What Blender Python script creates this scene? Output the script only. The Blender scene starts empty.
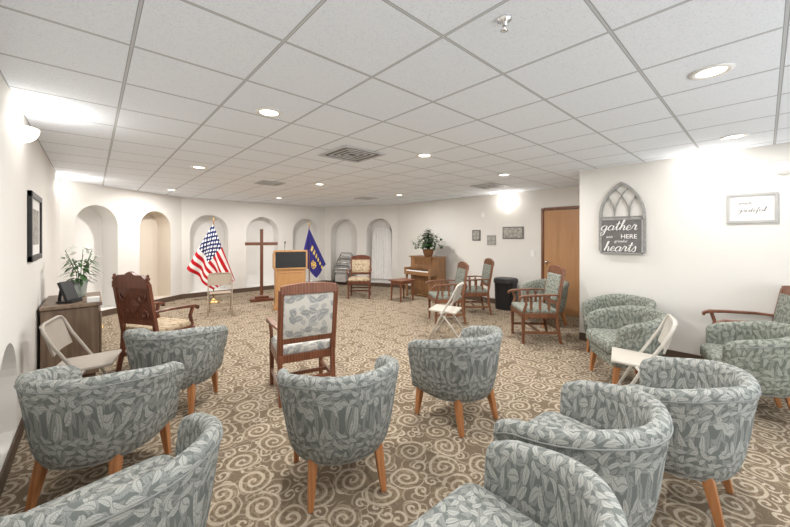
import bpy, math, random
from mathutils import Vector, Matrix
random.seed(7)
C=bpy.context.scene.collection
S=bpy.context.scene
CEIL=2.45
# ------------------------------------------------------------ node helpers
class NT:
    def __init__(s,name,rough=0.6,spec=0.3,metal=0.0):
        s.mat=bpy.data.materials.new(name); s.mat.use_nodes=True
        s.t=s.mat.node_tree; s.b=s.t.nodes['Principled BSDF']
        s.b.inputs['Roughness'].default_value=rough
        s.b.inputs['Specular IOR Level'].default_value=spec
        s.b.inputs['Metallic'].default_value=metal
    def n(s,ty,**k):
        nd=s.t.nodes.new(ty)
        for a,b in k.items(): setattr(nd,a,b)
        return nd
    def put(s,inp,v):
        if isinstance(v,bpy.types.NodeSocket): s.t.links.new(v,inp)
        elif v is not None: inp.default_value=v
    def m(s,op,a,b=None,c=None):
        nd=s.n('ShaderNodeMath',operation=op)
        s.put(nd.inputs[0],a); s.put(nd.inputs[1],b)
        if c is not None: s.put(nd.inputs[2],c)
        return nd.outputs[0]
    def vm(s,op,a,b=None):
        nd=s.n('ShaderNodeVectorMath',operation=op)
        s.put(nd.inputs[0],a)
        if b is not None: s.put(nd.inputs[1],b)
        return nd.outputs[1] if op in('LENGTH',) else nd.outputs[0]
    def mix(s,f,a,b):
        nd=s.n('ShaderNodeMix',data_type='RGBA')
        s.put(nd.inputs[0],f)
        s.put(nd.inputs[6],a if isinstance(a,bpy.types.NodeSocket) else (*a,1))
        s.put(nd.inputs[7],b if isinstance(b,bpy.types.NodeSocket) else (*b,1))
        return nd.outputs[2]
    def smooth(s,v,lo,hi):
        nd=s.n('ShaderNodeMapRange',interpolation_type='SMOOTHSTEP')
        s.put(nd.inputs[0],v); nd.inputs[1].default_value=lo; nd.inputs[2].default_value=hi
        return nd.outputs[0]
    def coord(s,k='Object'): return s.n('ShaderNodeTexCoord').outputs[k]
    def noise(s,v,scale,detail=3,rough=.5):
        nd=s.n('ShaderNodeTexNoise'); s.put(nd.inputs['Vector'],v)
        nd.inputs['Scale'].default_value=scale; nd.inputs['Detail'].default_value=detail
        nd.inputs['Roughness'].default_value=rough
        return nd.outputs
    def sep(s,v):
        nd=s.n('ShaderNodeSeparateXYZ'); s.put(nd.inputs[0],v); return nd.outputs
    def col(s,c): s.put(s.b.inputs['Base Color'],c if isinstance(c,bpy.types.NodeSocket) else (*c,1)); return s
    def bump(s,h,st=.2,d=.01):
        nd=s.n('ShaderNodeBump'); nd.inputs['Strength'].default_value=st; nd.inputs['Distance'].default_value=d
        s.put(nd.inputs['Height'],h); s.t.links.new(nd.outputs[0],s.b.inputs['Normal'])

def plain(name,c,rough=.5,spec=.4,metal=0,var=.08,scale=8,emit=0):
    t=NT(name,rough,spec,metal)
    n=t.noise(t.coord(),scale)[0]
    t.col(t.mix(n,tuple(x*(1-var) for x in c),tuple(min(1,x*(1+var)) for x in c)))
    if emit:
        t.b.inputs['Emission Color'].default_value=(*c,1); t.b.inputs['Emission Strength'].default_value=emit
    return t.mat
def wood(name,c1,c2,rough=.35,sc=(14,14,1.6)):
    t=NT(name,rough,.45)
    v=t.vm('MULTIPLY',t.coord(),sc)
    n=t.noise(v,1.6,6,.6)[0]
    w=t.n('ShaderNodeTexWave'); w.inputs['Scale'].default_value=.9; w.inputs['Distortion'].default_value=4
    t.put(w.inputs['Vector'],v)
    f=t.m('ADD',t.m('MULTIPLY',n,.75),t.m('MULTIPLY',w.outputs['Fac'],.25))
    t.col(t.mix(t.smooth(f,.25,.75),c1,c2)); t.bump(f,.05,.003)
    return t.mat
def cellvec(t,q,rand):
    v=t.n('ShaderNodeTexVoronoi',voronoi_dimensions='2D',feature='F1')
    v.inputs['Scale'].default_value=1; v.inputs['Randomness'].default_value=rand
    t.put(v.inputs['Vector'],q)
    d=t.vm('SUBTRACT',q,v.outputs['Position'])
    o=t.sep(d); c=t.sep(v.outputs['Color'])
    return o[0],o[1],c
def leafmask(t,p,scale,off,L,W):
    q=t.vm('ADD',t.vm('MULTIPLY',p,(scale,scale,0)),(off,off*1.7,0))
    dx,dy,c=cellvec(t,q,.75)
    a=t.m('MULTIPLY',c[0],6.283)
    ca=t.m('COSINE',a); sa=t.m('SINE',a)
    x=t.m('ADD',t.m('MULTIPLY',dx,ca),t.m('MULTIPLY',dy,sa))
    y=t.m('SUBTRACT',t.m('MULTIPLY',dy,ca),t.m('MULTIPLY',dx,sa))
    y=t.m('ADD',y,t.m('MULTIPLY',t.m('MULTIPLY',x,x),.5))
    ay=t.m('ABSOLUTE',y)
    xl=t.m('DIVIDE',x,L)
    edge=t.m('MULTIPLY',t.m('SUBTRACT',1,t.m('MULTIPLY',xl,xl)),W)
    e=t.m('SUBTRACT',edge,ay)
    body=t.smooth(e,0,.05)
    rib=t.smooth(ay,.008,.035)
    rim=t.m('MULTIPLY',t.m('SUBTRACT',1,t.smooth(e,.03,.09)),.9)
    st=t.m('SINE',t.m('MULTIPLY',t.m('SUBTRACT',x,t.m('MULTIPLY',ay,1.1)),36))
    vein=t.smooth(st,-.8,-.0)
    inner=t.m('MULTIPLY',rib,t.m('ADD',t.m('MULTIPLY',vein,.4),.42))
    inner=t.m('MAXIMUM',inner,rim)
    return t.m('MULTIPLY',body,inner),body
def leaf_fabric(name,dark,light,mid,scale=24):
    t=NT(name,.85,.15)
    p0=t.coord('UV')
    w=t.noise(p0,9,1)[1]
    p=t.vm('ADD',p0,t.vm('MULTIPLY',t.vm('SUBTRACT',w,(.5,.5,.5)),(.05,.05,0)))
    m1,b1=leafmask(t,p,scale,0.,.64,.27)
    m2,b2=leafmask(t,p,scale*.95,5.3,.64,.26)
    m3,b3=leafmask(t,p,scale*1.2,11.3,.6,.25)
    dk2=tuple(a*.6+b*.4 for a,b in zip(dark,mid))
    c=t.mix(m3,dark,mid)
    c=t.mix(b2,c,dark); c=t.mix(m2,c,mid)
    c=t.mix(b1,c,dk2); c=t.mix(m1,c,light)
    n=t.noise(p0,420,2)[0]
    c=t.mix(t.m('MULTIPLY',n,.2),c,tuple(x*.7 for x in dark))
    t.col(c); t.bump(n,.15,.002)
    return t.mat
def floral_fabric(name,base,a,b,sc=11):
    t=NT(name,.85,.15); p=t.coord('UV')
    m1,b1=leafmask(t,p,sc,0.,.5,.3); m2,b2=leafmask(t,p,sc*1.36,3.3,.5,.3)
    c=t.mix(m2,base,a); c=t.mix(m1,c,b); t.col(c); return t.mat
# ------------------------------------------------------------ materials
WALL=plain('wall_paint',(.725,.705,.67),.75,.2,0,.02,3)
NICHE=plain('niche_paint',(.79,.775,.75),.8,.2,0,.02,3)
NICHET=plain('niche_paint_tan',(.68,.61,.52),.8,.2,0,.02,3)
BASE=plain('baseboard_vinyl',(.10,.065,.045),.5)
def make_ceiling():
    t=NT('ceiling_tile',.9,.1)
    p=t.coord(); o=t.sep(p)
    def line(sock,off):
        f=t.m('FRACT',t.m('DIVIDE',t.m('SUBTRACT',sock,off),.549))
        d=t.m('ABSOLUTE',t.m('SUBTRACT',f,.5))      # .5 at the line
        return t.smooth(d,.482,.486), t.smooth(d,.488,.492)
    a,a2=line(o[0],.149-.549*8); b,b2=line(o[1],.486-.549*8)
    l=t.m('MAXIMUM',a,b); l2=t.m('MAXIMUM',a2,b2)
    n=t.noise(p,150,2)[0]
    sp=t.smooth(n,.36,.46)
    tile=t.mix(sp,(.78,.83,.91),(.88,.925,.99))
    c=t.mix(l,tile,(.32,.335,.355)); c=t.mix(l2,c,(.58,.595,.62))
    t.col(c); t.bump(t.m('SUBTRACT',t.m('MULTIPLY',sp,.2),l),.35,.006)
    return t.mat
CEILM=make_ceiling()
def make_carpet():
    t=NT('carpet',.95,.05)
    p=t.coord()
    w=t.noise(p,3.6,2)[1]
    q0=t.vm('ADD',p,t.vm('MULTIPLY',t.vm('SUBTRACT',w,(.5,.5,.5)),(.09,.09,0)))
    def spiral(scale,off,k,lo,hi,rmax,rand=.6):
        q=t.vm('ADD',t.vm('MULTIPLY',q0,(scale,scale,0)),(off,off,0))
        dx,dy,c=cellvec(t,q,rand)
        r=t.m('SQRT',t.m('ADD',t.m('MULTIPLY',dx,dx),t.m('MULTIPLY',dy,dy)))
        a=t.m('ARCTAN2',dy,dx)
        sg=t.m('SUBTRACT',t.m('MULTIPLY',t.m('GREATER_THAN',c[0],.5),2),1)
        ph=t.m('ADD',t.m('ADD',t.m('MULTIPLY',a,sg),t.m('MULTIPLY',r,k)),t.m('MULTIPLY',c[1],6.28))
        s_=t.m('SINE',ph)
        msk=t.smooth(s_,lo,hi)
        out=t.smooth(r,rmax-.02,rmax+.02)
        return t.m('MULTIPLY',msk,t.m('SUBTRACT',1,out)),out,s_
    m1,out1,s1=spiral(4.3,0,31,.0,.75,.46,.55)
    m2,out2,s2=spiral(9.5,7.7,18,.0,.6,.46,.8)
    m3,out3,s3=spiral(6.8,3.1,22,.2,.8,.5)
    m4,out4,s4=spiral(5.8,17.3,22,.5,.95,.5,.8)
    fine=t.noise(p,130,3,.7)[0]
    dark=(.185,.138,.095); mid=(.34,.27,.19); light=(.585,.505,.395); gold=(.40,.305,.195)
    c=t.mix(m3,dark,mid)
    c=t.mix(t.m('MULTIPLY',m2,.75),c,gold)
    c=t.mix(t.m('MULTIPLY',m4,.6),c,light)
    c2=t.mix(t.m('MULTIPLY',m2,.9),dark,light)
    c2=t.mix(t.m('MULTIPLY',m4,.5),c2,light)
    c=t.mix(out1,t.mix(.4,c,dark),c2)
    c=t.mix(t.m('MULTIPLY',m1,.85),c,light)
    sp=t.smooth(fine,.3,.7)
    c=t.mix(t.m('MULTIPLY',t.m('SUBTRACT',1,sp),.45),c,(.165,.125,.085))
    c=t.mix(t.m('MULTIPLY',t.smooth(fine,.52,.8),.4),c,(.65,.57,.45))
    t.col(c); t.bump(fine,.5,.01)
    return t.mat
CARPET=make_carpet()
FAB=leaf_fabric('leaf_upholstery',(.155,.168,.160),(.47,.475,.445),(.305,.318,.303))
FABG=leaf_fabric('leaf_upholstery_green',(.145,.158,.136),(.41,.42,.37),(.27,.29,.25))
FABW=floral_fabric('leaf_print_cream',(.62,.60,.55),(.36,.37,.37),(.24,.25,.26),10)
FLOR=floral_fabric('floral_tapestry',(.48,.39,.27),(.26,.14,.08),(.62,.52,.38))
PIPE=plain('piping_fabric',(.24,.25,.24),.85)
LEGW=wood('honey_wood',(.33,.13,.045),(.46,.20,.08))
CHERRY=wood('cherry_wood',(.13,.045,.022),(.24,.09,.045))
DARKW=wood('dark_carved_wood',(.075,.022,.012),(.19,.065,.035))
REDW=wood('reddish_brown_wood',(.12,.048,.024),(.22,.095,.048))
OAK=wood('golden_oak_wood',(.40,.20,.07),(.53,.29,.12))
OAKD=wood('golden_brown_wood',(.20,.10,.045),(.32,.17,.08))
DOORW=wood('door_oak',(.33,.165,.07),(.44,.235,.11),.4,(6,6,.7))
CABW=wood('warm_brown_wood',(.13,.085,.055),(.25,.175,.12),.5)
CREAM=plain('cream_metal',(.52,.49,.44),.4,.5)
BEIGEV=plain('beige_vinyl',(.54,.50,.44),.55)
TAUPE=plain('taupe_metal',(.36,.32,.275),.4,.5)
TAUPEV=plain('taupe_vinyl',(.45,.40,.35),.55)
TAN=plain('tan_metal',(.42,.34,.26),.4,.5)
GREYM=plain('grey_metal',(.50,.49,.48),.35,.6,.2)
BRASS=plain('brass',(.75,.50,.2),.3,.5,1)
CHROME=plain('chrome',(.7,.7,.7),.25,.5,1)
BLACK=plain('black_plastic',(.015,.015,.016),.4)
DGREY=plain('dark_grey_plastic',(.035,.035,.038),.45)
WHITE=plain('white_plastic',(.82,.81,.79),.4)
WCLOTH=plain('white_cloth',(.85,.84,.83),.9,.1)
LEAF=plain('leaf_green',(.045,.11,.03),.45,.4,0,.5,30)
LEAFD=plain('leaf_dark_green',(.035,.085,.025),.45,.4,0,.5,30)
PETAL=plain('petal_white',(.82,.83,.78),.6)
BASKET=plain('basket_wicker',(.22,.11,.05),.8,.2,0,.3,60)
GLASSW=plain('vase_glass',(.72,.78,.75),.08,.6); GLASSW.node_tree.nodes['Principled BSDF'].inputs['Transmission Weight'].default_value=.7
LAMP=plain('lamp_lens',(1,.92,.78),.4,.3,0,0,1,7)
SCONCE=plain('sconce_glass',(1,.95,.86),.4,.3,0,0,1,7)
SIGNB=plain('sign_board_grey',(.16,.155,.15),.7,.2,0,.25,14)
ARCHW=plain('distressed_grey_wood',(.33,.325,.315),.7,.2,0,.3,25)
SILVER=plain('silver_frame',(.40,.395,.385),.5,.4,0)
PAPER=plain('mat_paper',(.76,.75,.73),.8)
INK=plain('ink',(.13,.125,.12),.7)
WINK=plain('white_lettering',(.88,.87,.85),.7)
VENTM=plain('vent_metal',(.56,.56,.57),.5)
VENTD=plain('vent_dark',(.12,.12,.125),.6)
ARTD=floral_fabric('tapestry_print',(.35,.33,.30),(.20,.20,.20),(.5,.48,.42))
# ------------------------------------------------------------ mesh builder
class MB:
    def __init__(s): s.v=[]; s.f=[]; s.mi=[]; s.uv=[]
    def add(s,vs,fs,mi=0,uvs=None):
        o=len(s.v); s.v+= [tuple(v) for v in vs]
        for k,f in enumerate(fs):
            s.f.append([i+o for i in f]); s.mi.append(mi); s.uv.append(uvs[k] if uvs else None)
        return s
    def box(s,c,sz,rot=(0,0,0),mi=0,taper=1.0):
        R=Matrix.Rotation(rot[2],3,'Z')@Matrix.Rotation(rot[1],3,'Y')@Matrix.Rotation(rot[0],3,'X')
        vs=[]
        for z in(-1,1):
            k=taper if z>0 else 1
            for x,y in((-1,-1),(1,-1),(1,1),(-1,1)):
                vs.append(Vector(c)+R@Vector((x*sz[0]/2*k,y*sz[1]/2*k,z*sz[2]/2)))
        return s.add(vs,[(0,3,2,1),(4,5,6,7),(0,1,5,4),(1,2,6,5),(2,3,7,6),(3,0,4,7)],mi)
    def rings(s,rs,mi=0,cap=True,closed=False):
        n=len(rs[0]); vs=[p for r in rs for p in r]; fs=[]
        m=len(rs)
        for i in range(m if closed else m-1):
            for j in range(n):
                a=i*n+j; b=i*n+(j+1)%n; c=((i+1)%m)*n+(j+1)%n; d=((i+1)%m)*n+j
                fs.append((a,b,c,d))
        if cap and not closed:
            fs.append(tuple(reversed(range(n)))); fs.append(tuple(range((m-1)*n,m*n)))
        return s.add(vs,fs,mi)
    def lathe(s,prof,c=(0,0,0),n=20,mi=0,sx=1,sy=1):
        rs=[]
        for r,z in prof:
            rs.append([(c[0]+sx*r*math.cos(2*math.pi*k/n),c[1]+sy*r*math.sin(2*math.pi*k/n),c[2]+z) for k in range(n)])
        return s.rings(rs,mi)
    def sweep(s,path,prof,up=(0,0,1),mi=0,closed=False,scales=None):
        P=[Vector(p) for p in path]; up=Vector(up); rs=[]
        for i,p in enumerate(P):
            if closed: d=P[(i+1)%len(P)]-P[i-1]
            else: d=P[min(i+1,len(P)-1)]-P[max(i-1,0)]
            d.normalize(); side=d.cross(up)
            if side.length<1e-3: side=d.cross(Vector((0,1,0)))
            side.normalize(); u=side.cross(d); k=scales[i] if scales else 1
            rs.append([p+side*a*k+u*b*k for a,b in prof])
        return s.rings(rs,mi,True,closed)
    def tube(s,path,r,n=8,mi=0,closed=False,scales=None,up=(0.01,0.02,1)):
        return s.sweep(path,[(r*math.cos(2*math.pi*k/n),r*math.sin(2*math.pi*k/n)) for k in range(n)],up,mi,closed,scales)
    def bar(s,path,w,h,up=(0,0,1),mi=0,scales=None):
        return s.sweep(path,[(-w/2,-h/2),(w/2,-h/2),(w/2,h/2),(-w/2,h/2)],up,mi,False,scales)
    def cyl(s,a,b,r,r2=None,n=14,mi=0):
        return s.tube([a,b],r,n,mi,False,[1,(r2 or r)/r])
    def build(s,name,mat,parent=None,smooth=False,bevel=0,seg=2,sub=0):
        me=bpy.data.meshes.new(name); me.from_pydata(s.v,[],s.f); me.update()
        mats=mat if isinstance(mat,(list,tuple)) else [mat]
        for m in mats: me.materials.append(m)
        uv=me.uv_layers.new(name='UVMap')
        for p in me.polygons:
            p.material_index=s.mi[p.index]; p.use_smooth=smooth
            cu=s.uv[p.index]; n=p.normal; ax=max(range(3),key=lambda i:abs(n[i]))
            for k,li in enumerate(p.loop_indices):
                co=me.vertices[me.loops[li].vertex_index].co
                if cu: uv.data[li].uv=cu[k]
                else: uv.data[li].uv=[(co[1],co[2]),(co[0],co[2]),(co[0],co[1])][ax]
        ob=bpy.data.objects.new(name,me); C.objects.link(ob)
        if parent: ob.parent=parent
        if bevel:
            b=ob.modifiers.new('b','BEVEL'); b.width=bevel; b.segments=seg; b.limit_method='ANGLE'; b.angle_limit=.6
        if sub:
            b=ob.modifiers.new('s','SUBSURF'); b.levels=sub; b.render_levels=sub
        return ob
def root(name,label,cat,loc=(0,0,0),rz=0,group=None):
    e=bpy.data.objects.new(name,None); e.empty_display_size=.1; C.objects.link(e)
    e.location=loc; e.rotation_euler=(0,0,rz); e['label']=label; e['category']=cat
    if group: e['group']=group
    return e
def top(ob,label,cat,group=None):
    ob['label']=label; ob['category']=cat
    if group: ob['group']=group
    return ob
def st(ob): ob['kind']='structure'; return ob
def clone(r,loc,rz,label=None,fab=None):
    n=r.copy(); C.objects.link(n); n.location=loc; n.rotation_euler=(0,0,rz)
    if label: n['label']=label
    for ch in list(r.children):
        c=ch.copy(); C.objects.link(c); c.parent=n
        for g in list(ch.children):
            k=g.copy(); C.objects.link(k); k.parent=c
    return n
def face(d): return -math.atan2(d[0],d[1])
def text(s,size,mat,parent,loc,rot,shear=0,name='lettering',ext=.001,align='CENTER',bold=0):
    cu=bpy.data.curves.new('t','FONT'); cu.body=s; cu.size=size; cu.extrude=ext; cu.shear=shear
    cu.align_x=align; cu.align_y='CENTER'; cu.offset=bold; cu.resolution_u=3
    o=bpy.data.objects.new('t',cu); C.objects.link(o)
    dg=bpy.context.evaluated_depsgraph_get()
    me=bpy.data.meshes.new_from_object(o.evaluated_get(dg)); bpy.data.objects.remove(o)
    me.materials.clear(); me.materials.append(mat)
    ob=bpy.data.objects.new(name,me); C.objects.link(ob); ob.parent=parent; ob.location=loc; ob.rotation_euler=rot
    return ob
# hand-lettered brush script, one ribbon per letter
GL={
'a':(1.25,[[(.92,.85),(.5,1.0),(.1,.6),(.15,.1),(.5,.0),(.85,.4),(.97,.95),(.88,.3),(1.0,.0),(1.3,.3)]]),
'g':(1.3,[[(.92,.85),(.5,1.0),(.1,.6),(.15,.15),(.5,.05),(.85,.4),(.97,.95),(.92,0),(.75,-.9),(.35,-1.05),(.2,-.7),(.7,-.15),(1.35,.3)]]),
't':(.75,[[(0,.3),(.3,1.1),(.45,1.9),(.3,.5),(.42,.0),(.78,.3)],[(-.05,1.25),(.8,1.38)]]),
'h':(1.2,[[(0,.3),(.5,1.3),(.62,2.0),(.42,2.05),(.3,1.0),(.22,0),(.4,.7),(.72,1.0),(.88,.7),(.82,.15),(.95,.0),(1.25,.3)]]),
'e':(.95,[[(0,.3),(.6,.55),(.68,.85),(.42,1.0),(.15,.6),(.25,.1),(.55,.0),(1.0,.3)]]),
'r':(1.0,[[(0,.3),(.3,1.15),(.42,.95),(.7,.98),(.62,.4),(.72,.02),(1.05,.3)]]),
's':(.8,[[(0,.3),(.45,1.12),(.6,.6),(.62,.15),(.35,-.02),(.08,.12)]]),
'f':(.75,[[(0,.3),(.55,1.4),(.5,2.0),(.3,1.6),(.2,0),(.12,-.9),(.35,-.7),(.3,0),(.8,.3)]]),
'u':(1.2,[[(0,.3),(.15,.98),(.2,.2),(.5,0),(.8,.4),(.9,.98),(.85,.2),(1.0,0),(1.25,.3)]]),
'l':(.7,[[(0,.3),(.5,1.4),(.48,2.0),(.3,1.7),(.22,.3),(.38,0),(.75,.3)]])}
def script_word(word,xh,mat,parent,cx,y,cz,r,name='lettering'):
    W=sum(GL[c][0] for c in word); b=MB(); x0=-W/2
    for c in word:
        adv,strokes=GL[c]
        for s_ in strokes:
            P=[Vector((q[0],q[1],0)) for q in s_]; out=[]
            for i in range(len(P)-1):
                p0=P[max(i-1,0)];p1=P[i];p2=P[i+1];p3=P[min(i+2,len(P)-1)]
                for k in range(4):
                    t=k/4; out.append(.5*((2*p1)+(p2-p0)*t+(2*p0-5*p1+4*p2-p3)*t*t+(3*p1-p0-3*p2+p3)*t**3))
            out.append(P[-1])
            pts=[(cx-(x0+q.x+q.y*.28)*xh,y,cz+q.y*xh) for q in out]
            sc=[.7+.75*max(0,min(1,(pts[max(i-1,0)][2]-pts[min(i+1,len(pts)-1)][2])/(.3*xh))) for i in range(len(pts))]
            b.tube(pts,r,6,0,False,sc,up=(0,1,0))
        x0+=adv
    return b.build(name,mat,parent,True)
# ------------------------------------------------------------ room shell
XL,XR,XP=-.40,5.25,6.70
YB=-2.6; YC=1.81
b=MB(); b.box((3.2,3.7,-.05),(9,14,.1)); st(b.build('floor',CARPET))
b=MB(); b.box((3.2,3.7,CEIL+.05),(9,14,.1)); st(b.build('ceiling',CEILM))
def wall(name,p0,p1,nin,niches=(),depth=.35,nm=NICHE,thick=.12,mats=None):
    p0=Vector((*p0,0)); p1=Vector((*p1,0)); e=(p1-p0); L=e.length; e.normalize(); n=Vector((*nin,0)).normalized()
    b=MB()
    def P(s_,z,d=0): return p0+e*s_+Vector((0,0,z))-n*d
    def q(s0,s1,z0,z1,d=0): b.add([P(s0,z0,d),P(s1,z0,d),P(s1,z1,d),P(s0,z1,d)],[(0,1,2,3)])
    cur=0
    for k,(a,c,zb,zt) in enumerate(niches):
        mi=1+ (mats[k] if mats else 0)
        q(cur,a,0,CEIL); q(a,c,0,zb)
        r=(c-a)/2; N=20; pts=[(a+r-r*math.cos(math.pi*i/N),zt-r+r*math.sin(math.pi*i/N)) for i in range(N+1)]
        for (s0,z0),(s1,z1) in zip(pts,pts[1:]):
            b.add([P(s0,z0),P(s1,z1),P(s1,CEIL),P(s0,CEIL)],[(0,1,2,3)])
        loop=[(a,zb)]+pts+[(c,zb)]
        m=len(loop)
        for i in range(m):
            (s0,z0),(s1,z1)=loop[i],loop[(i+1)%m]
            b.add([P(s0,z0),P(s1,z1),P(s1,z1,depth),P(s0,z0,depth)],[(0,1,2,3)],mi)
        b.add([P(s0,z0,depth) for s0,z0 in loop],[tuple(range(m))],mi)
        cur=c
    q(cur,L,0,CEIL)
    return st(b.build(name,[WALL,NICHE,NICHET]))
A0=(XL,7.9);A1=(1.6,9.45);A2=(5.52,9.45);A3=(XP,7.3)
wall('wall_left',(XL,YB),A0,(1,0),[(2.9-YB,3.62-YB,.1,.80)],.22)
wall('wall_back_left',A0,A1,(.613,-.79),[(.22,.98,.12,2.08),(1.44,2.22,.12,2.06)],mats=[0,1])
wall('wall_back',A1,A2,(0,-1),[(.18,1.05,.12,2.05),(1.50,2.40,.12,2.05),(2.84,3.70,.12,2.05)],mats=[0,0,0])
wall('wall_back_right',A2,A3,(-.877,-.481),[(.22,1.13,.02,2.05),(1.45,2.28,.12,2.05)],mats=[0,0])
wall('wall_right_far',A3,(XP,YC),(-1,0))
wall('wall_return',(XP,YC),(XR,YC),(0,1))
wall('wall_right',(XR,YC),(XR,YB),(-1,0))
wall('wall_front',(XR,YB),(XL,YB),(0,1))
def baseb(name,p0,p1,nin):
    p0=Vector((*p0,.055)); p1=Vector((*p1,.055)); n=Vector((*nin,0)).normalized()*.007
    b=MB(); b.bar([p0+n,p1+n],.012,.11); st(b.build(name,BASE))
baseb('baseboard_left',(XL,YB),A0,(1,0)); baseb('baseboard_back_left',A0,A1,(.613,-.79))
baseb('baseboard_back',A1,A2,(0,-1)); baseb('baseboard_back_right',A2,A3,(-.877,-.481))
baseb('baseboard_right_far',A3,(XP,3.05),(-1,0)); baseb('baseboard_right',(XR,YC),(XR,YB),(-1,0))
b=MB(); b.box((XP-.02,2.50,1.01),(.04,.90,2.0)); st(b.build('door_1',DOORW,bevel=.003))
b=MB()
b.box((XP-.025,2.98,1.02),(.05,.05,2.08)); b.box((XP-.025,2.02,1.02),(.05,.05,2.08)); b.box((XP-.025,2.5,2.045),(.05,.91,.05))
st(b.build('trim_1',REDW,bevel=.004))
b=MB(); b.cyl((XP-.042,2.88,1.0),(XP-.09,2.88,1.0),.012); b.lathe([(.0,-.03),(.025,-.02),(.03,0),(.025,.02),(0,.03)],(XP-.1,2.88,1.0))
o=b.build('door_knob',CHROME,smooth=True); top(o,'round chrome knob on the flat oak door','door knob')
# ------------------------------------------------------------ lights
def spot_can(x,y,k,pw):
    r=root('recessed_light','round white recessed ceiling downlight, lit','ceiling light',(x,y,CEIL),0,'recessed ceiling downlights')
    b=MB(); b.lathe([(.065,-.002),(.072,-.010),(.095,-.008),(.1,-.001)],n=28); b.build('trim_ring',WHITE,r,True)
    b=MB(); b.lathe([(0.001,-.004),(.066,-.004),(.066,-.002),(0.001,-.002)],n=28); b.build('lens',LAMP,r)
    l=bpy.data.lights.new('downlight_lamp','AREA'); l.shape='DISK'; l.size=.13; l.energy=pw; l.color=(1,.97,.93)
    o=bpy.data.objects.new('lamp_bulb',l); C.objects.link(o); o.parent=r; o.location=(0,0,-.015)
for x,y in [(2.66,.21),(1.01,2.56),(1.09,5.22),(2.89,2.68),(4.54,.2),(3.06,5.42),(1.2,8.1),(4.7,2.7),(5.2,5.6),(3.4,8.0),(.9,.1)]:
    spot_can(x,y,0,15 if (x>4.5 and y<1) else (37 if y>5 else 33) if y>1 else 24)
def sconce(x,y,z,nin,pw):
    r=root('wall_sconce','frosted glass half-bowl wall sconce, brightly lit','wall lamp',(x,y,z),face(nin),'frosted wall sconces')
    b=MB(); N=16; rs=[]
    for i in range(7):
        a=i/6*math.pi/2; rr=.012+.10*math.sin(a); zz=-.10*math.cos(a)
        rs.append([(rr*math.cos(math.pi*k/N),.012+rr*math.sin(math.pi*k/N)*.9,zz) for k in range(N+1)])
    n=N+1; vs=[p for q in rs for p in q]; fs=[(i*n+j,i*n+j+1,(i+1)*n+j+1,(i+1)*n+j) for i in range(6) for j in range(N)]
    b.add(vs,fs); b.build('lamp_shade',SCONCE,r,True)
    b=MB(); b.box((0,.006,-.03),(.1,.01,.13)); b.build('bracket',WHITE,r,bevel=.003)
    l=bpy.data.lights.new('sconce_lamp','POINT'); l.energy=pw; l.shadow_soft_size=.06; l.color=(1,.97,.92)
    o=bpy.data.objects.new('lamp_bulb',l); C.objects.link(o); o.parent=r; o.location=(0,.10,.03)
sconce(XL,3.62,2.28,(1,0),7.5); sconce(XL,7.4,2.22,(1,0),10)
sconce(XR,.46,2.27,(-1,0),4); sconce(XP,3.75,2.15,(-1,0),6)
sconce(XL,.2,2.24,(1,0),9); sconce(XR,-1.7,2.27,(-1,0),8)  # two unseen sconces, added out of view to brighten ceiling and room
b=MB(); b.box((2.4,YB+.02,1.35),(3.6,.03,1.5)); st(b.build('added_window_1',WHITE))  # made-up window board behind the camera, added as backing for the fill lamp
l=bpy.data.lights.new('fill_light','AREA'); l.shape='RECTANGLE'; l.size=3.4; l.size_y=1.4; l.energy=126; l.color=(.90,.955,1)  # added area lamp, unseen fill from behind the camera
o=bpy.data.objects.new('fill_light',l); C.objects.link(o); o.location=(2.0,YB+.06,1.35); o.rotation_euler=(math.radians(108),0,math.radians(6))
w=bpy.data.worlds.new('World'); S.world=w; w.use_nodes=True; w.node_tree.nodes['Background'].inputs[0].default_value=(.8,.8,.8,1); w.node_tree.nodes['Background'].inputs[1].default_value=.3
def vent(x,y,s,label):
    b=MB(); z=CEIL
    b.box((x,y,z-.003),(s*.97,s*.97,.005),mi=1)
    t=.035; zz=z-.010; a=s/2
    for dx,dy,sx,sy in((0,a-t/2,s,t),(0,-a+t/2,s,t),(a-t/2,0,t,s-2*t),(-a+t/2,0,t,s-2*t)): b.box((x+dx,y+dy,zz),(sx,sy,.012))
    q=s/2-t
    for k in range(1,4):
        hh=q*(1-k*.25); tt=.022
        for dx,dy,sx,sy in((0,hh,2*hh+tt,tt),(0,-hh,2*hh+tt,tt),(hh,0,tt,2*hh-tt),(-hh,0,tt,2*hh-tt)): b.box((x+dx,y+dy,z-.009),(sx,sy,.006))
    o=b.build('ceiling_vent',[VENTM,VENTD]); top(o,label,'air vent')
vent(2.23,3.21,.56,'square grey louvered ceiling air diffuser'); vent(5.5,3.46,.50,'square grey ceiling air return'); vent(2.34,5.9,.42,'small square ceiling air vent')
vent(5.0,6.6,.42,'small square ceiling air vent')
r=root('fire_sprinkler','chrome pendant fire sprinkler head on the ceiling','sprinkler',(1.345,.77,CEIL))
b=MB(); b.lathe([(.001,0),(.03,-.001),(.032,-.006),(.012,-.012),(.010,-.03),(.004,-.034)],n=18); b.build('escutcheon',CHROME,r,True)
b=MB(); b.tube([(.011,0,-.02),(.016,0,-.035),(.004,0,-.05)],.002); b.tube([(-.011,0,-.02),(-.016,0,-.035),(-.004,0,-.05)],.002); b.lathe([(.001,-.05),(.018,-.052),(.001,-.054)],n=14); b.build('deflector',CHROME,r,True)
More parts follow.
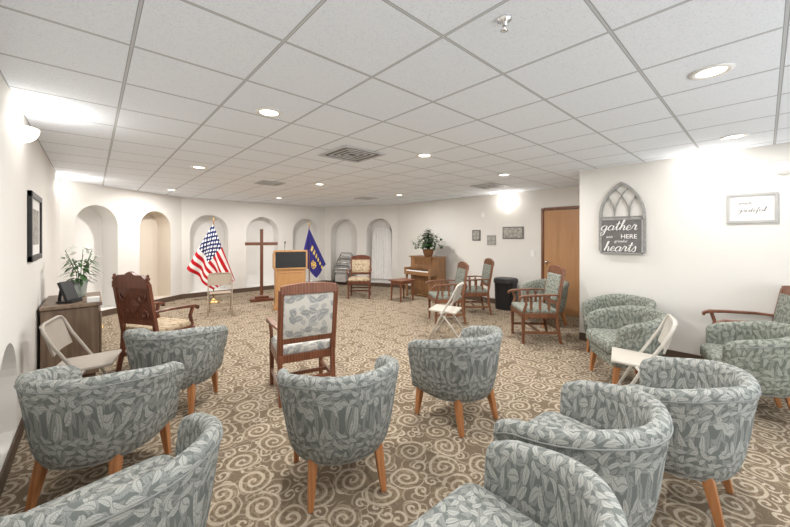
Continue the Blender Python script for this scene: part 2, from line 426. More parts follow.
# ------------------------------------------------------------ tub chair
RC=.330
def tub_path():
    P=[]
    for y in(.18,.14,.10,.05): P.append(((RC-.006*(y/.18)**2,y),(1,0)))
    N=30
    for i in range(N+1):
        a=math.pi*i/N; P.append(((RC*math.cos(a),-.97*RC*math.sin(a)),(math.cos(a),-math.sin(a))))
    for y in(.05,.10,.14,.18): P.append(((-RC+.006*(y/.18)**2,y),(-1,0)))
    return P
def smst(x): x=max(0,min(1,x)); return x*x*(3-2*x)
def tub(loc,rz,label):
    r=root('tub_chair',label,'armchair',(*loc,0),rz,'leaf-upholstered tub chairs')
    P=tub_path(); ss=[0]
    for i in range(1,len(P)): ss.append(ss[-1]+(Vector(P[i][0])-Vector(P[i-1][0])).length)
    T=ss[-1]; b=MB(); sec=[]; hs=[]
    ZB=.235
    for (p,n),s_ in zip(P,ss):
        u=abs(s_-T/2)/(T/2)
        h=.742-.075*smst((u-.30)/.70)
        f=.0 if u<.86 else ((u-.86)/.14)**2*.03
        h-=f; hs.append(h)
        prof=[(-.070,ZB),(-.044,ZB+.010),(-.026,ZB+.040),(-.008,ZB+.11),(.008,ZB+.20),(.024,h-.17),(.037,h-.09),(.044,h-.052),(.044,h-.028),(.034,h-.008),(.014,h),(-.006,h-.003),(-.022,h-.018),(-.032,h-.045),(-.036,h-.09),(-.044,.50),(-.050,.36),(-.060,ZB)]
        sec.append([(p[0]+n[0]*o,p[1]+n[1]*o,z) for o,z in prof])
    n=len(prof); pl=[0]
    for i in range(1,n): pl.append(pl[-1]+math.dist(prof[i-1],prof[i]))
    vs=[q for s_ in sec for q in s_]; fs=[]; uvs=[]
    for i in range(len(P)-1):
        for j in range(n-1):
            fs.append((i*n+j,(i+1)*n+j,(i+1)*n+j+1,i*n+j+1))
            uvs.append([(ss[i],pl[j]),(ss[i+1],pl[j]),(ss[i+1],pl[j+1]),(ss[i],pl[j+1])])
    b.add(vs,fs,0,uvs); 
    for idx in(0,len(P)-1):
        ring=sec[idx]; cx=sum(q[0] for q in ring)/n
        zt=max(q[2] for q in ring)
        def rg(kx,dy,dz): return [((q[0]-cx)*kx+cx,q[1]+dy,ZB+(q[2]-ZB)*(1-dz/(zt-ZB))) for q in ring]
        R_=[ring,rg(.97,.014,.006),rg(.86,.028,.018),rg(.62,.037,.036)]
        vs=[q for k in R_ for q in k]
        b.add(vs,[(k*n+j,k*n+j+1,(k+1)*n+j+1,(k+1)*n+j) for k in range(3) for j in range(n-1)]+[tuple(range(3*n,4*n))])
    b.build('backrest',FAB,r,True)
    b=MB(); off=[]
    for ((p,nn),h) in zip(P,hs): off.append((p[0]+nn[0]*.044,p[1]+nn[1]*.044,h-.052))
    b.tube(off,.004,6); b.build('rim_piping',PIPE,r,True)
    b=MB(); off=[(p[0]-nn[0]*.050,p[1]-nn[1]*.050,ZB+.006) for (p,nn) in P]; b.tube(off,.006,6)
    b.build('lower_piping',PIPE,r,True)
    def outline(R,yf,cr=.07):
        o=[]
        for i in range(17):
            a=math.pi*i/16; o.append((R*math.cos(a),-.96*R*math.sin(a)))
        for k in range(5):
            a=math.pi-k*math.pi/8; o.append((-R+cr+cr*math.cos(a),yf-cr+cr*math.sin(a)))
        for k in range(5):
            a=math.pi/2-k*math.pi/8; o.append((R-cr+cr*math.cos(a),yf-cr+cr*math.sin(a)))
        return o
    b=MB(); rs=[]
    for z,k in((.355,.96),(.37,1.0),(.43,1.0),(.46,.97),(.475,.88),(.482,.6),(.485,.1)):
        rs.append([(x*k,(y-.02)*k+.02,z) for x,y in outline(RC-.050,.28)])
    b.rings(rs); b.build('seat',FAB,r,True)
    b=MB(); b.rings([[(x*k,y*k,z) for x,y in outline(RC-.056,.235)] for z,k in((ZB,.98),(.36,1.0))])
    b.build('seat_base',FAB,r)
    for sx in(-1,1):
        for (x0,y0,x1,y1) in((.24,.18,.25,.215),(.19,-.18,.21,-.24)):
            b=MB(); b.bar([(sx*x0,y0,.255),(sx*(x0+x1)/2,(y0+y1)/2,.13),(sx*x1,y1,0)],.048,.048,up=(0,1,0),scales=[1.05,.9,.62])
            b.build('leg',LEGW,r,bevel=.004)
    return r
LB='tub armchair in grey-green leaf fabric, '
lect=Vector((3.1,6.8))
def tf(p,da=0): d=lect-Vector(p); return face((d.x,d.y))+math.radians(da)
T0=tub((1.16,1.80),tf((1.16,1.80)),LB+'behind the high-back chair')
tubs=[((2.27,1.74),5,LB+'beside the open aisle'),((.06,2.74),0,LB+'near the low wall niche'),((.56,3.50),5,LB+'behind the carved armchair'),
 ((.045,1.62),40,LB+'ending the row by the wall'),((1.74,.62),8,LB+'between two matching chairs'),((.92,.58),18,LB+'first of three set close together'),((2.55,.38),4,LB+'last of three set close together')]
for p,a,l in tubs: clone(T0,(*p,0),tf(p,a),l)
LG='tub armchair in darker green leaf fabric, '
for p,rz,l in [((4.83,1.22),60,LG+'against the wall'),((4.08,.98),40,LG+'beside the folding chair'),((4.20,.10),14,LG+'beside the wooden-arm chair'),((5.80,2.55),60,LG+'near the oak door')]:
    n=clone(T0,(*p,0),math.radians(rz),l)
    for ch in n.children:
        if ch.name.startswith('backrest') or ch.name.startswith('seat'):
            ch.material_slots[0].link='OBJECT'; ch.material_slots[0].material=FABG
# ------------------------------------------------------------ folding chair
def folding(loc,rz,label,mat=CREAM,smat=BEIGEV):
    r=root('folding_chair',label,'folding chair',(*loc,0),rz,'metal folding chairs')
    b=MB(); w=.225
    p=[(w,.23,.0),(w,.02,.42),(w,-.12,.66),(w,-.17,.77),(w-.03,-.185,.805),(w-.08,-.19,.815)]
    path=p+[(-x,y,z) for x,y,z in reversed(p)]
    b.tube(path,.0125,8)
    for s_ in(-1,1): b.tube([(s_*(w-.025),-.27,0),(s_*(w-.025),-.10,.24),(s_*(w-.025),.06,.43)],.011,8)
    b.cyl((-w,.165,.13),(w,.165,.13),.008); b.cyl((-w+.025,-.20,.10),(w-.025,-.20,.10),.008)
    b.build('frame',mat,r,True)
    b=MB(); b.box((0,.03,.435),(.40,.40,.026),(math.radians(3),0,0)); b.build('seat',smat,r,bevel=.010,seg=3)
    b=MB(); rs=[]
    for i in range(9):
        x=-.21+.42*i/8; bow=-.02*(1-(x/.21)**2)
        rs.append([(x,-.125+bow,.57),(x,-.110+bow,.57),(x,-.185+bow,.81),(x,-.20+bow,.81)])
    b.rings(rs); b.build('backrest',mat,r,bevel=.004)
    return r
F1=folding((-.06,3.84),math.radians(-102),'taupe metal folding chair with padded beige seat by the cabinet')
n1=clone(F1,(1.86,7.15,0),face((-.25,-1)),'tan metal folding chair in front of the striped flag')
n1.scale=(.92,.92,.94)
n2=clone(F1,(3.86,3.12,0),math.radians(25),'cream metal folding chair standing near the dark wooden armchairs')
n3=clone(F1,(3.50,.70,0),math.radians(14),'cream metal folding chair between tub armchairs')
for q,fm,sm in((F1,TAUPE,TAUPEV),(n1,TAN,TAN)):
    for ch in q.children:
        ch.material_slots[0].link='OBJECT'; ch.material_slots[0].material=sm if ch.name.startswith('seat') else fm
# ------------------------------------------------------------ wooden armchairs
def armchair(name,loc,rz,label,wd,fab,H=1.04,style='plain',slats=False,group=None,W=.56,D=.52,back=None):
    r=root(name,label,'armchair',(*loc,0),rz,group)
    w=W/2-.03; d=D/2
    for s_ in(-1,1):
        b=MB()
        if style=='carved':
            b.lathe([(.012,0),(.022,.01),(.026,.05),(.016,.08),(.026,.12),(.03,.22),(.02,.26),(.03,.30),(.032,.36),(.032,.42)],(s_*w,d-.03,0),12); b.build('leg',wd,r,True)
        else:
            b.bar([(s_*w,d-.03,0),(s_*w,d-.03,.43)],.045,.045,up=(0,1,0),scales=[.75,1]); b.build('leg',wd,r,bevel=.004)
        b=MB(); b.bar([(s_*(w-.01),-d-.03,0),(s_*(w-.01),-d+.02,.25),(s_*(w-.01),-d+.03,.43)],.042,.042,up=(0,1,0),scales=[.8,1,1]); b.build('leg',wd,r,bevel=.004)
    b=MB()
    b.box((0,d-.03,.395),(2*w,.03,.07)); b.box((0,-d+.03,.395),(2*w,.03,.07))
    for s_ in(-1,1):
        b.box((s_*w,0,.395),(.03,2*d-.06,.07)); b.box((s_*w,-.0,.16),(.022,2*d-.04,.035))
        if slats:
            for k in range(3): b.box((s_*w,-d+.14+k*(2*d-.28)/2,.54),(.018,.035,.25))
    b.box((0,0,.16),(2*w,.022,.035)); b.box((0,-d+.0,.20),(2*w-.02,.02,.03))
    b.build('seat_frame',wd,r,bevel=.004)
    b=MB(); b.box((0,.01,.455),(2*w+.02,2*d-.04,.075)); b.build('seat',fab,r,True,bevel=.03,seg=4)
    def Y(z): return -d+.03-(z-.43)/(H-.43)*(.10)
    b=MB(); pw=.052 if style=='plain' else .042
    for s_ in(-1,1):
        b.bar([(s_*(w-.01),Y(z),z) for z in(.41,.6,.8,H-.03)],pw,.035,up=(0,1,0))
    N=14; cr=[]
    for i in range(N+1):
        x=-w+2*w*i/N; k=1-(x/w)**2
        hh={'plain':.025*k,'carved':.085*k+.015*math.cos(x/w*9),'round':.05*k}[style if style in('plain','carved') else 'round']
        cr.append([(x,Y(H)-.02,H-.075+.0*k),(x,Y(H)+.02,H-.075),(x,Y(H)+.02,H+hh),(x,Y(H)-.02,H+hh)])
    b.rings(cr); b.box((0,Y(.56),.56),(2*w-.03,.03,.05))
    if style=='carved':
        for s_ in(-1,1):
            b.lathe([(.001,0),(.02,.01),(.024,.03),(.012,.045),(.016,.06),(.001,.075)],(s_*(w-.01),Y(H),H),10)
            b.tube([(s_*(.03+.06*math.sin(a)*a/4),Y(H)+.022,H-.01+.03*math.cos(a)*a/5) for a in [k*.5 for k in range(12)]],.007,6)
        b.lathe([(.001,-.05),(.03,-.03),(.035,0),(.03,.03),(.001,.05)],(0,Y(H)+.015,H+.02),10)
    b.build('backrest_frame',wd,r,bevel=.004)
    b=MB(); ym=Y((H+.5)/2); ang=math.atan2(.10,H-.43)
    if back is not None:
        b.box((0,ym,(H-.075+.585)/2),(2*w-.05,.018,H-.075-.575),(ang,0,0))
        zc=(H+.5)/2-.01
        for sd in(-1,1):
            yo=sd*.014
            b.lathe([(.001,-.09),(.05,-.06),(.075,0),(.05,.06),(.001,.09)],(0,Y(zc)+yo*.4,zc),14,sy=.28)
            for s_ in(-1,1):
                for q in(-1,1):
                    pts=[]
                    for k in range(16):
                        a=k*.45; rr=.012+.008*a
                        pts.append((s_*(.13+rr*math.cos(a)*.8),Y(zc+q*.10)+yo,zc+q*(.10+rr*math.sin(a))))
                    b.tube(pts,.008,6,up=(0,1,0))
        b.build('backrest',back,r)
    else:
        b.box((0,ym+.002,(H-.075+.585)/2),(2*w-.045,.05,H-.075-.575),(ang,0,0)); b.build('backrest',fab,r,True,bevel=.018,seg=3)
    for s_ in(-1,1):
        b=MB(); ya=Y(.68)
        pts=[(s_*(w+.0),ya+.01,.68),(s_*(w+.02),ya+.15,.685),(s_*(w+.025),.10,.675),(s_*(w+.02),d-.03,.665),(s_*(w+.02),d+.02,.645),(s_*(w+.02),d+.025,.615)]
        b.bar(pts,.055,.028,scales=[.7,.9,1,1.1,1,.8])
        b.bar([(s_*w,d-.03,.43),(s_*(w+.01),d-.07,.55),(s_*(w+.02),d-.04,.66)],.032,.032,up=(0,1,0))
        b.build('armrest',wd,r,bevel=.006)
    return r
p=(1.53,3.06)
armchair('high_back_chair',p,tf(p,8),'high-back wooden armchair with cream leaf-print back panel',CHERRY,FABW,1.06,'plain')
armchair('carved_armchair',(.58,4.74),math.radians(-58),'dark carved wooden armchair with tapestry seat by cabinet',DARKW,FLOR,1.02,'carved',W=.56,D=.50,back=DARKW)
p=(4.92,6.74)
armchair('floral_armchair',p,face((-.75,-.85)),'dark wood armchair with floral tapestry seat and back',DARKW,FLOR,.98,'round')
armchair('slatted_armchair',(4.66,3.82),math.radians(55),'reddish brown armchair with slatted sides by folding chair',REDW,FABG,1.0,'round',True,'slatted wooden armchairs')
armchair('slatted_armchair',(5.58,3.88),math.radians(50),'reddish brown armchair with slatted sides near trash can',REDW,FABG,1.02,'round',True,'slatted wooden armchairs')
armchair('slatted_armchair',(4.80,2.28),math.radians(45),'reddish brown armchair with slatted sides near oak door',REDW,FABG,1.03,'round',True,'slatted wooden armchairs')
armchair('wooden_arm_chair',(4.91,.12),math.radians(16),'reddish wooden-arm chair with green leaf upholstery against wall',CHERRY,FABG,.99,'plain')
# ------------------------------------------------------------ lectern
r=root('lectern','golden brown oak lectern with black inset top panel','lectern',(3.12,6.79,0),face((-.35,-1)))
r.scale=(1,1,1.03)
b=MB(); b.box((0,0,.03),(.66,.50,.06)); b.build('base',OAK,r,bevel=.006)
b=MB(); b.box((0,0,.43),(.60,.44,.76)); b.box((-.27,.222,.43),(.05,.012,.74)); b.box((.27,.222,.43),(.05,.012,.74)); b.box((0,.222,.76),(.5,.012,.07)); b.box((0,.222,.10),(.5,.012,.07)); b.build('body',OAK,r,bevel=.004)
b=MB()
for s_ in(-1,1): b.add([(s_*.32-.015,-.25,.80),(s_*.32-.015,.25,.80),(s_*.32-.015,.25,1.18),(s_*.32-.015,-.25,1.08),(s_*.32+.015,-.25,.80),(s_*.32+.015,.25,.80),(s_*.32+.015,.25,1.18),(s_*.32+.015,-.25,1.08)],[(0,1,2,3),(7,6,5,4),(0,4,5,1),(1,5,6,2),(2,6,7,3),(3,7,4,0)])
b.box((0,.24,.815),(.62,.03,.03)); b.box((0,.24,1.165),(.62,.03,.03)); b.add([(-.32,-.25,1.08),(.32,-.25,1.08),(.32,.25,1.185),(-.32,.25,1.185),(-.32,-.25,1.06),(.32,-.25,1.06),(.32,.25,1.165),(-.32,.25,1.165)],[(0,1,2,3),(7,6,5,4),(0,4,5,1),(1,5,6,2),(2,6,7,3),(3,7,4,0)])
b.box((0,0,.81),(.62,.46,.02)); b.build('reading_top',OAK,r,bevel=.003)
b=MB(); b.box((0,.235,.99),(.60,.012,.33)); b.build('inset_panel',BLACK,r)
b=MB(); b.tube([(.1,0,1.12),(.1,-.02,1.25),(.1,.06,1.33)],.006,6); b.lathe([(.001,0),(.014,.01),(.014,.04),(.001,.05)],(.1,.07,1.31),10); b.build('microphone',BLACK,r,True)
r=root('standing_cross','tall reddish wooden cross on a small stepped base','cross',(2.97,7.98,0),face((-.3,-1)))
b=MB(); b.box((0,0,.9),(.07,.05,1.55)); b.box((0,0,1.33),(.72,.052,.072)); b.build('cross_body',CHERRY,r,bevel=.004)
b=MB(); b.box((0,0,.03),(.5,.4,.06)); b.box((0,0,.085),(.3,.24,.05)); b.build('base',CHERRY,r,bevel=.004)
# ------------------------------------------------------------ flags
def flagmat():
    t=NT('stars_and_stripes',.8,.1); o=t.sep(t.coord('UV')); u,v=o[0],o[1]
    st_=t.m('GREATER_THAN',t.m('FRACT',t.m('MULTIPLY',v,6.5)),.5)
    c=t.mix(st_,(.50,.015,.025),(.82,.80,.78))
    can=t.m('MULTIPLY',t.m('LESS_THAN',u,.40),t.m('LESS_THAN',v,.5385))
    c=t.mix(can,c,(.02,.03,.12))
    fx=t.m('MULTIPLY',u,11/.40*.5); fy=t.m('MULTIPLY',v,9/.5385*.5)
    def dots(ox):
        a=t.m('SUBTRACT',t.m('FRACT',t.m('ADD',fx,ox)),.5); b_=t.m('SUBTRACT',t.m('FRACT',t.m('ADD',fy,ox)),.5)
        return t.m('LESS_THAN',t.m('ADD',t.m('MULTIPLY',a,a),t.m('MULTIPLY',b_,b_)),.05)
    d=t.m('MULTIPLY',t.m('MAXIMUM',dots(0.25),dots(.75)),can)
    t.col(t.mix(d,c,(.85,.85,.85))); return t.mat
def blueflag():
    t=NT('blue_flag_cloth',.8,.1); o=t.sep(t.coord('UV')); u,v=o[0],o[1]
    du=t.m('MULTIPLY',t.m('SUBTRACT',u,.62),1.2); dv=t.m('SUBTRACT',v,.66)
    r_=t.m('SQRT',t.m('ADD',t.m('MULTIPLY',du,du),t.m('MULTIPLY',dv,dv)))
    inn=t.m('LESS_THAN',r_,.15)
    n=t.noise(t.coord('UV'),14,3)[0]
    c=t.mix(t.m('MULTIPLY',inn,t.smooth(n,.44,.52)),(.04,.035,.18),(.75,.50,.10))
    band=t.m('MULTIPLY',t.m('GREATER_THAN',v,.22),t.m('LESS_THAN',v,.38))
    fr=t.m('FRACT',t.m('MULTIPLY',u,8.0))
    st2=t.m('GREATER_THAN',fr,.42)
    rg=t.m('MULTIPLY',t.m('GREATER_THAN',u,.25),t.m('LESS_THAN',u,1.0))
    c=t.mix(t.m('MULTIPLY',t.m('MULTIPLY',band,st2),rg),c,(.8,.62,.18))
    t.col(c); return t.mat
def flag(name,loc,label,mat,top_z,hv,fv,cv,folds,rz,amp=.055):
    r=root(name,label,'flag',(*loc,0),rz)
    b=MB(); b.cyl((0,0,.06),(0,0,top_z+.05),.013); b.build('pole',OAKD,r,True)
    b=MB(); b.lathe([(.001,0),(.013,.01),(.02,.03),(.008,.06),(.001,.12)],(0,0,top_z+.05),12); b.build('finial',BRASS,r,True)
    b=MB(); b.lathe([(.001,0),(.14,0),(.14,.02),(.05,.045),(.02,.07),(.02,.10),(.001,.10)],n=24); b.build('base',BRASS,r,True)
    N=60;M=40; b=MB(); vs=[];fs=[];uvs=[]
    for j in range(M+1):
        for i in range(N+1):
            f=i/N; h=j/M
            x=hv[0]*h+fv[0]*f+(cv[0]-hv[0]-fv[0])*f*h
            z=top_z+hv[1]*h+fv[1]*f+(cv[1]-hv[1]-fv[1])*f*h
            rr=max(h,f); th=math.atan2(f,h+1e-6)
            ph=folds*th*2
            y=.03+amp*math.sin(ph)*rr
            x+=amp*.25*math.cos(ph)*rr
            vs.append((x,y,z))
    for j in range(M):
        for i in range(N):
            a=j*(N+1)+i; fs.append((a,a+1,a+N+2,a+N+1))
            uvs.append([(i/N,j/M),((i+1)/N,j/M),((i+1)/N,(j+1)/M),(i/N,(j+1)/M)])
    b.add(vs,fs,0,uvs); b.build('flag_cloth',mat,r,True)
RT2=face((-.67,-.742))
flag('striped_flag',(2.06,8.45),'draped stars-and-stripes flag on a wooden pole',flagmat(),1.80,(.58,-1.02),(-.52,-1.30),(.02,-1.50),6,RT2,.06)
flag('blue_flag',(4.08,7.75),'dark blue flag with gold emblem hanging on wooden pole',blueflag(),1.72,(.20,-.88),(-.42,-.92),(-.20,-1.26),5,RT2,.04)
# ------------------------------------------------------------ folded chairs standing in niche
nd=Vector((-.877,-.481,0)); td=Vector((.481,-.877,0))
base0=Vector((5.52,9.45,0))+td*.66
for k in range(6):
    pz=base0+nd*(-.20+.075*k)
    r=root('folded_chair','grey metal folding chair folded flat, standing on edge','folding chair',(pz.x,pz.y,.02 if k<3 else 0),face((-.877,-.481)),'folded chairs stored in the niche')
    b=MB(); w=.22+.012*k; hk=.96-.09*k
    b.tube([(w,0,0),(w,0,hk-.08),(w-.05,0,hk),(-w+.05,0,hk),(-w,0,hk-.08),(-w,0,0)],.013,6)
    b.cyl((-w,0,.15),(w,0,.15),.007); b.build('frame',CHROME if k%2 else DGREY,r,True)
    b=MB(); b.box((0,0,hk*.42),(.36,.022,.22)); b.build('seat',GREYM,r,bevel=.006)
    b=MB(); b.box((0,0,hk-.09),(.40,.016,.045)); b.build('backrest',GREYM,r,bevel=.005)
b=MB(); base0=Vector((5.52,9.45,0))+td*1.865-nd*.26
N=50; vs=[]; fs=[]
for j,z in enumerate((.2,1.0,1.5,1.78)):
    ww=(.36,.34,.33,.25)[j]
    for i in range(N+1):
        x=-ww+2*ww*i/N; q=base0+td*x+nd*(.03*math.sin(i*1.1)); vs.append((q.x,q.y,z))
for j in range(3):
    for i in range(N): a=j*(N+1)+i; fs.append((a,a+1,a+N+2,a+N+1))
b.add(vs,fs); top(b.build('drape',WCLOTH,smooth=True),'white pleated cloth drape hanging inside arched niche','drape')
# ------------------------------------------------------------ side table, piano, plant, bin
r=root('side_table','small reddish wooden side table','table',(5.44,5.76,0),0)
b=MB(); b.box((0,0,.47),(.5,.42,.03)); b.build('tabletop',CHERRY,r,bevel=.005)
b=MB(); b.box((0,0,.425),(.42,.34,.06)); b.build('apron',CHERRY,r)
for sx in(-1,1):
    for sy in(-1,1):
        b=MB(); b.bar([(sx*.2,sy*.16,0),(sx*.19,sy*.15,.46)],.035,.035,up=(0,1,0),scales=[.7,1]); b.build('leg',CHERRY,r)
r=root('upright_piano','small upright spinet piano in golden brown wood against wall','piano',(6.14,5.72,0),math.radians(90))
L=.88
b=MB(); b.box((0,-.15,.49),(L,.34,.98)); b.box((0,-.13,.995),(L+.04,.40,.03)); b.box((0,.025,.82),(L-.1,.012,.24)); b.build('body',OAKD,r,bevel=.005)
b=MB(); b.box((0,.13,.60),(L,.26,.09)); b.box((-L/2+.03,.13,.68),(.06,.26,.10)); b.box((L/2-.03,.13,.68),(.06,.26,.10)); b.build('key_bed',OAKD,r,bevel=.005)
b=MB(); b.box((0,.18,.655),(L-.14,.14,.02)); b.build('white_keys',WHITE,r)
b=MB()
for k in range(36):
    if k%7 in(2,6): continue
    b.box((-L/2+.09+k*(L-.18)/35,.15,.672),(.012,.08,.014))
o=b.build('black_keys',BLACK,r)
for s_ in(-1,1):
    b=MB(); b.lathe([(.02,0),(.03,.02),(.022,.08),(.034,.25),(.022,.42),(.035,.5),(.035,.56)],(s_*(L/2-.05),.21,0),14); b.build('leg',OAKD,r,True)
b=MB(); b.box((0,.05,.90),(.6,.012,.20),(-.25,0,0)); b.build('music_desk',OAKD,r,bevel=.004)
b=MB(); b.tube([(-.1,.02,.06),(-.1,.1,.05)],.012); b.tube([(.0,.02,.06),(.0,.1,.05)],.012); b.tube([(.1,.02,.06),(.1,.1,.05)],.012); b.build('pedals',BRASS,r,True)
def leaf(b,base,d,L,W,droop,mi=0):
    d=Vector(d).normalized(); side=d.cross(Vector((0,0,1)))
    if side.length<.01: side=Vector((1,0,0))
    side.normalize(); vs=[]; p=Vector(base); n=5
    for i in range(n+1):
        t=i/n; w=W*math.sin(math.pi*(.08+.92*t))*.5+.0005
        q=p+d*L*t-Vector((0,0,droop*L*t*t))
        vs+= [q-side*w,q+Vector((0,0,-.1*w)),q+side*w]
    fs=[]
    for i in range(n):
        a=i*3; fs+=[(a,a+1,a+4,a+3),(a+1,a+2,a+5,a+4)]
    b.add(vs,fs,mi)
r=root('potted_plant','bushy trailing green houseplant in wicker basket on piano','plant',(6.12,5.55,1.012),0)
b=MB(); b.lathe([(.001,0),(.09,0),(.12,.08),(.14,.17),(.145,.18),(.12,.175),(.001,.15)],n=20); b.build('basket',BASKET,r,True)
b=MB()
for k in range(600):
    a=random.uniform(0,6.28); rr=min(.38,abs(random.gauss(0,.21))); z=.22+random.uniform(0,.46)*math.exp(-rr*2)-.1*rr
    leaf(b,(rr*math.cos(a),rr*math.sin(a),z),(math.cos(a+random.gauss(0,.8)),math.sin(a+random.gauss(0,.8)),random.uniform(-.15,.7)),random.uniform(.07,.12),.055,.3)
for k in range(30):
    a=random.uniform(0,6.28); h=random.uniform(.3,.6); q=random.uniform(.05,.3); b.tube([(0,0,.15),(q*.4*math.cos(a),q*.4*math.sin(a),h*.8),(q*math.cos(a),q*math.sin(a),h)],.003,4)
o=b.build('foliage',LEAFD,r,True); o['kind']='stuff'
r=root('trash_can','tall black plastic trash can with flat swing lid','trash can',(6.38,3.62,0),math.radians(90))
def rr_(w,d,z,c=.10):
    o=[]
    for cx,cy,a0 in((w/2-c,d/2-c,0),(-w/2+c,d/2-c,90),(-w/2+c,-d/2+c,180),(w/2-c,-d/2+c,270)):
        for k in range(5):
            a=math.radians(a0+k*22.5); o.append((cx+c*math.cos(a),cy+c*math.sin(a),z))
    return o
b=MB(); b.rings([rr_(.37,.34,0),rr_(.40,.36,.54)]); b.build('bin_body',BLACK,r)
b=MB(); b.rings([rr_(.42,.38,.54),rr_(.43,.39,.56),rr_(.42,.38,.62),rr_(.38,.34,.64)]); b.build('lid',DGREY,r)
# ------------------------------------------------------------ cabinet + things on it
cx,cy=-.16,5.17
r=root('cabinet','greyish brown wooden side cabinet against the wall','cabinet',(cx,cy,0),math.radians(-90))
b=MB(); b.box((0,0,.41),(.86,.43,.70)); b.box((0,-.01,.03),(.80,.40,.06)); b.build('body',CABW,r,bevel=.004)
b=MB(); b.box((0,.01,.785),(.92,.46,.035)); b.build('cabinet_top',CABW,r,bevel=.006)
for s_ in(-1,1):
    b=MB(); b.box((s_*.21,.223,.40),(.38,.016,.60)); b.box((s_*.21,.233,.40),(.28,.010,.48)); d=b.build('door',CABW,r,bevel=.004)
    b=MB(); b.lathe([(.001,-.012),(.012,-.006),(.012,.006),(.001,.012)],(s_*.05,.245,.45),10); b.build('knob',BRASS,d,True)
r=root('lily_plant','white lilies with long green leaves in clear glass vase','plant',(-.10,5.28,.803),0)
b=MB(); b.lathe([(.001,0),(.05,0),(.055,.05),(.06,.12),(.07,.18),(.066,.18),(.056,.12),(.05,.05),(.045,.01),(.001,.01)],n=20); b.build('vase',GLASSW,r,True)
b=MB()
for k in range(9):
    a=k*.7; q=.13; b.tube([(0,0,.03),(q*.3*math.cos(a),q*.3*math.sin(a),.3),(q*math.cos(a),q*math.sin(a),.44+.05*(k%3))],.0035,5)
for k in range(110):
    a=random.uniform(0,6.28); z=random.uniform(.14,.42); leaf(b,(.05*math.cos(a),.05*math.sin(a),z),(math.cos(a),math.sin(a),random.uniform(.1,.9)),random.uniform(.10,.18),.026,.7)
o=b.build('foliage',LEAF,r,True); o['kind']='stuff'
for k in range(6):
    a=k*1.05; q=.13; bx,by,bz=q*math.cos(a),q*math.sin(a),.44+.05*(k%3)
    b=MB()
    for j in range(6):
        c=j*math.pi/3; leaf(b,(bx,by,bz),(math.cos(c)+.8*math.cos(a),math.sin(c)+.8*math.sin(a),.9),.075,.038,.35)
    b.build('lily_flower',PETAL,r,True)
r=root('display_easel','angled black display panel propped on the cabinet','display stand',(-.20,4.93,.803),math.radians(-125))
b=MB(); b.box((0,.02,.115),(.15,.03,.22),(.38,0,0)); b.build('panel',BLACK,r,bevel=.004)
b=MB(); b.box((0,.03,.012),(.15,.15,.02)); b.box((0,.092,.028),(.15,.014,.028)); b.build('ledge',BLACK,r,bevel=.003)
b=MB(); b.box((0,-.055,.095),(.03,.012,.18),(-.15,0,0)); b.build('prop',BLACK,r)
b=MB(); b.box((.01,4.80,.828),(.10,.10,.05)); top(b.build('tissue_box',WHITE,bevel=.004),'small white box on the cabinet','box')
# ------------------------------------------------------------ wall art
r=root('framed_picture','dark-framed picture on the cream wall','picture',(XL,4.5,1.58),face((1,0)))
b=MB(); W,H=.78,.60
for s_ in(-1,1): b.box((s_*(W/2-.025),.015,0),(.05,.028,H)); b.box((0,.015,s_*(H/2-.025)),(W,.028,.05))
b.build('frame',BLACK,r,bevel=.003)
b=MB(); b.box((0,.008,0),(W-.08,.01,H-.08)); b.build('print',PAPER,r)
b=MB(); b.box((0,.014,0),(W-.3,.004,H-.28)); b.build('artwork',ARTD,r)
for y,z,w_,h_,m in((4.55,1.53,.22,.25,SIGNB),(4.15,1.42,.22,.22,ARCHW),(3.63,1.58,.48,.26,SIGNB)):
    r=root('framed_plaque','small grey framed wall plaque','wall art',(XP,y,z),face((-1,0)),'small plaques on the wall')
    b=MB(); b.box((0,.01,0),(w_,.018,h_)); b.build('frame',m,r,bevel=.003)
    b=MB(); b.box((0,.02,0),(w_-.05,.006,h_-.05)); b.build('print',ARTD,r)
ya=1.285
r=root('arch_window_frame','distressed grey gothic arch lattice frame hung on wall','wall decor',(XR,ya,1.30),face((-1,0)))
hw=.25; sp=.46
def garc(h,sp,R=None,n=14):
    R=R or 2.1*h; pts=[]; cxr=-h+R
    amax=math.acos((R-h)/R)
    for i in range(n+1):
        a=amax*i/n; pts.append((cxr-R*math.cos(a),sp+R*math.sin(a)))
    return pts
b=MB()
lft=garc(hw,sp); pth=[(x,.015,z) for x,z in [(-hw,0)]+lft]+[(-x,.015,z) for x,z in reversed(lft[:-1])]+[(hw,.015,0)]
b.bar(pth,.035,.04,up=(0,1,0))
b.bar([(-hw,.015,0),(hw,.015,0)],.03,.04,up=(0,1,0))
R=2.1*hw
for m_ in(-hw/3,hw/3):
    b.bar([(m_,.012,0),(m_,.012,sp)],.014,.022,up=(0,1,0))
for s_ in(-1,1):
    for m_ in(-hw/3,hw/3):
        pts=[]
        for i in range(20):
            a=i*.06; x=m_+R-R*math.cos(a); z=sp+R*math.sin(a)
            lim=R-R*math.cos(math.asin(min(1,(z-sp)/R)))
            if x>hw-lim-.004: break
            pts.append((s_*x,.012,z))
        if len(pts)>2: b.bar(pts,.014,.022,up=(0,1,0))
for k in range(1,4): b.bar([(-hw,.012,sp*k/3),(hw,.012,sp*k/3)],.014,.02,up=(0,1,0))
b.build('arch_frame',ARCHW,r,bevel=.003)
r=root('gather_sign','dark grey board sign with white lettering hung over arch frame','sign',(XR,ya,1.50),face((-1,0)))
b=MB(); b.box((0,.047,0),(.46,.018,.44)); b.build('board',SIGNB,r,bevel=.003)
b=MB()
for s_ in(-1,1): b.box((s_*.232,.048,0),(.014,.026,.46)); b.box((0,.048,s_*.222),(.478,.026,.014))
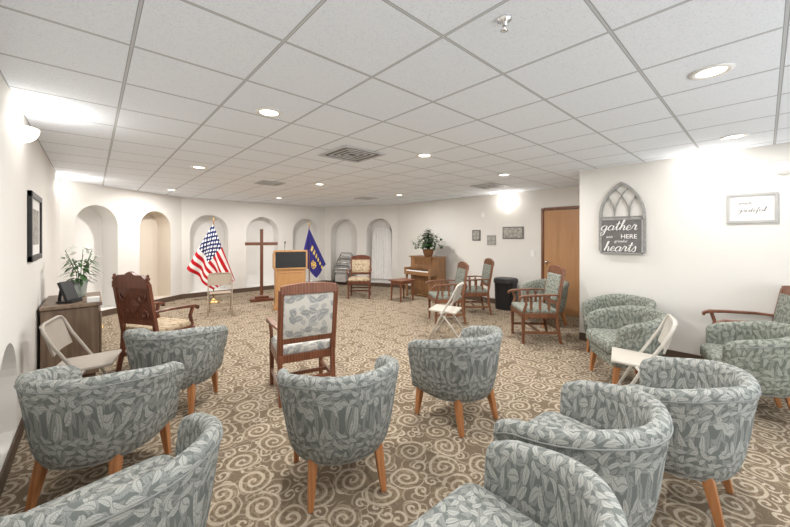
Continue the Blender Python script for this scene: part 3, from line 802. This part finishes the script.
b.build('sign_frame',ARCHW,r)
RT=(math.radians(90),0,math.radians(180))
script_word('gather',.064,WINK,r,.03,.060,.080,.0050)
text('HERE',.078,WINK,r,(-.09,.060,-.005),RT,0,bold=.0005)
text('with',.045,WINK,r,(.13,.060,-.01),RT,.1)
text('grateful',.048,WINK,r,(0,.060,-.066),RT,.1)
script_word('hearts',.062,WINK,r,.02,.060,-.200,.0050)
r=root('framed_quote','white-matted quote print in grey frame','picture',(XR,.10,1.80),face((-1,0)))
b=MB(); W,H=.38,.315
for s_ in(-1,1): b.box((s_*(W/2-.013),.012,0),(.026,.024,H)); b.box((0,.012,s_*(H/2-.013)),(W-.052,.024,.026))
b.build('frame',SILVER,r)
b=MB(); b.box((0,.006,0),(W-.045,.01,H-.045)); b.build('print',PAPER,r)
script_word('grateful',.026,INK,r,0,.0125,-.04,.0016); text('simply',.042,INK,r,(.05,.0125,.055),RT,.35); 
b=MB(); b.lathe([(.001,0),(.065,0),(.075,.012),(.07,.03),(.001,.035)],n=24)
o=b.build('wall_speaker',WHITE,smooth=True); o.location=(XR,-.12,2.20); o.rotation_euler=(0,math.radians(-90),0); top(o,'round white plate mounted high on the wall','smoke detector')
for (x,y,z,nn,l) in((XP,3.2,1.15,(-1,0),'white light switch plate beside the oak door'),(XP,4.38,2.0,(-1,0),'small white emergency light box high on the wall'),(XR,1.45,.35,(-1,0),'white electrical outlet plate low on wall')):
    b=MB(); b.box((0,.006,0),(.08,.010,.12)); b.box((0,.014,0),(.03,.008,.05)); o=b.build('wall_plate',WHITE,bevel=.002); o.location=(x,y,z); o.rotation_euler=(0,0,face(nn)); top(o,l,'wall plate')
# ------------------------------------------------------------ camera
cam=bpy.data.cameras.new('camera'); co=bpy.data.objects.new('camera',cam); C.objects.link(co)
co.location=(0,0,1.49); co.rotation_euler=(math.radians(90),0,math.radians(-42.13))
cam.sensor_width=36; cam.lens=335/790*36; cam.shift_y=-26.5/790; cam.clip_start=.05
S.camera=co
S.view_settings.view_transform='Standard'
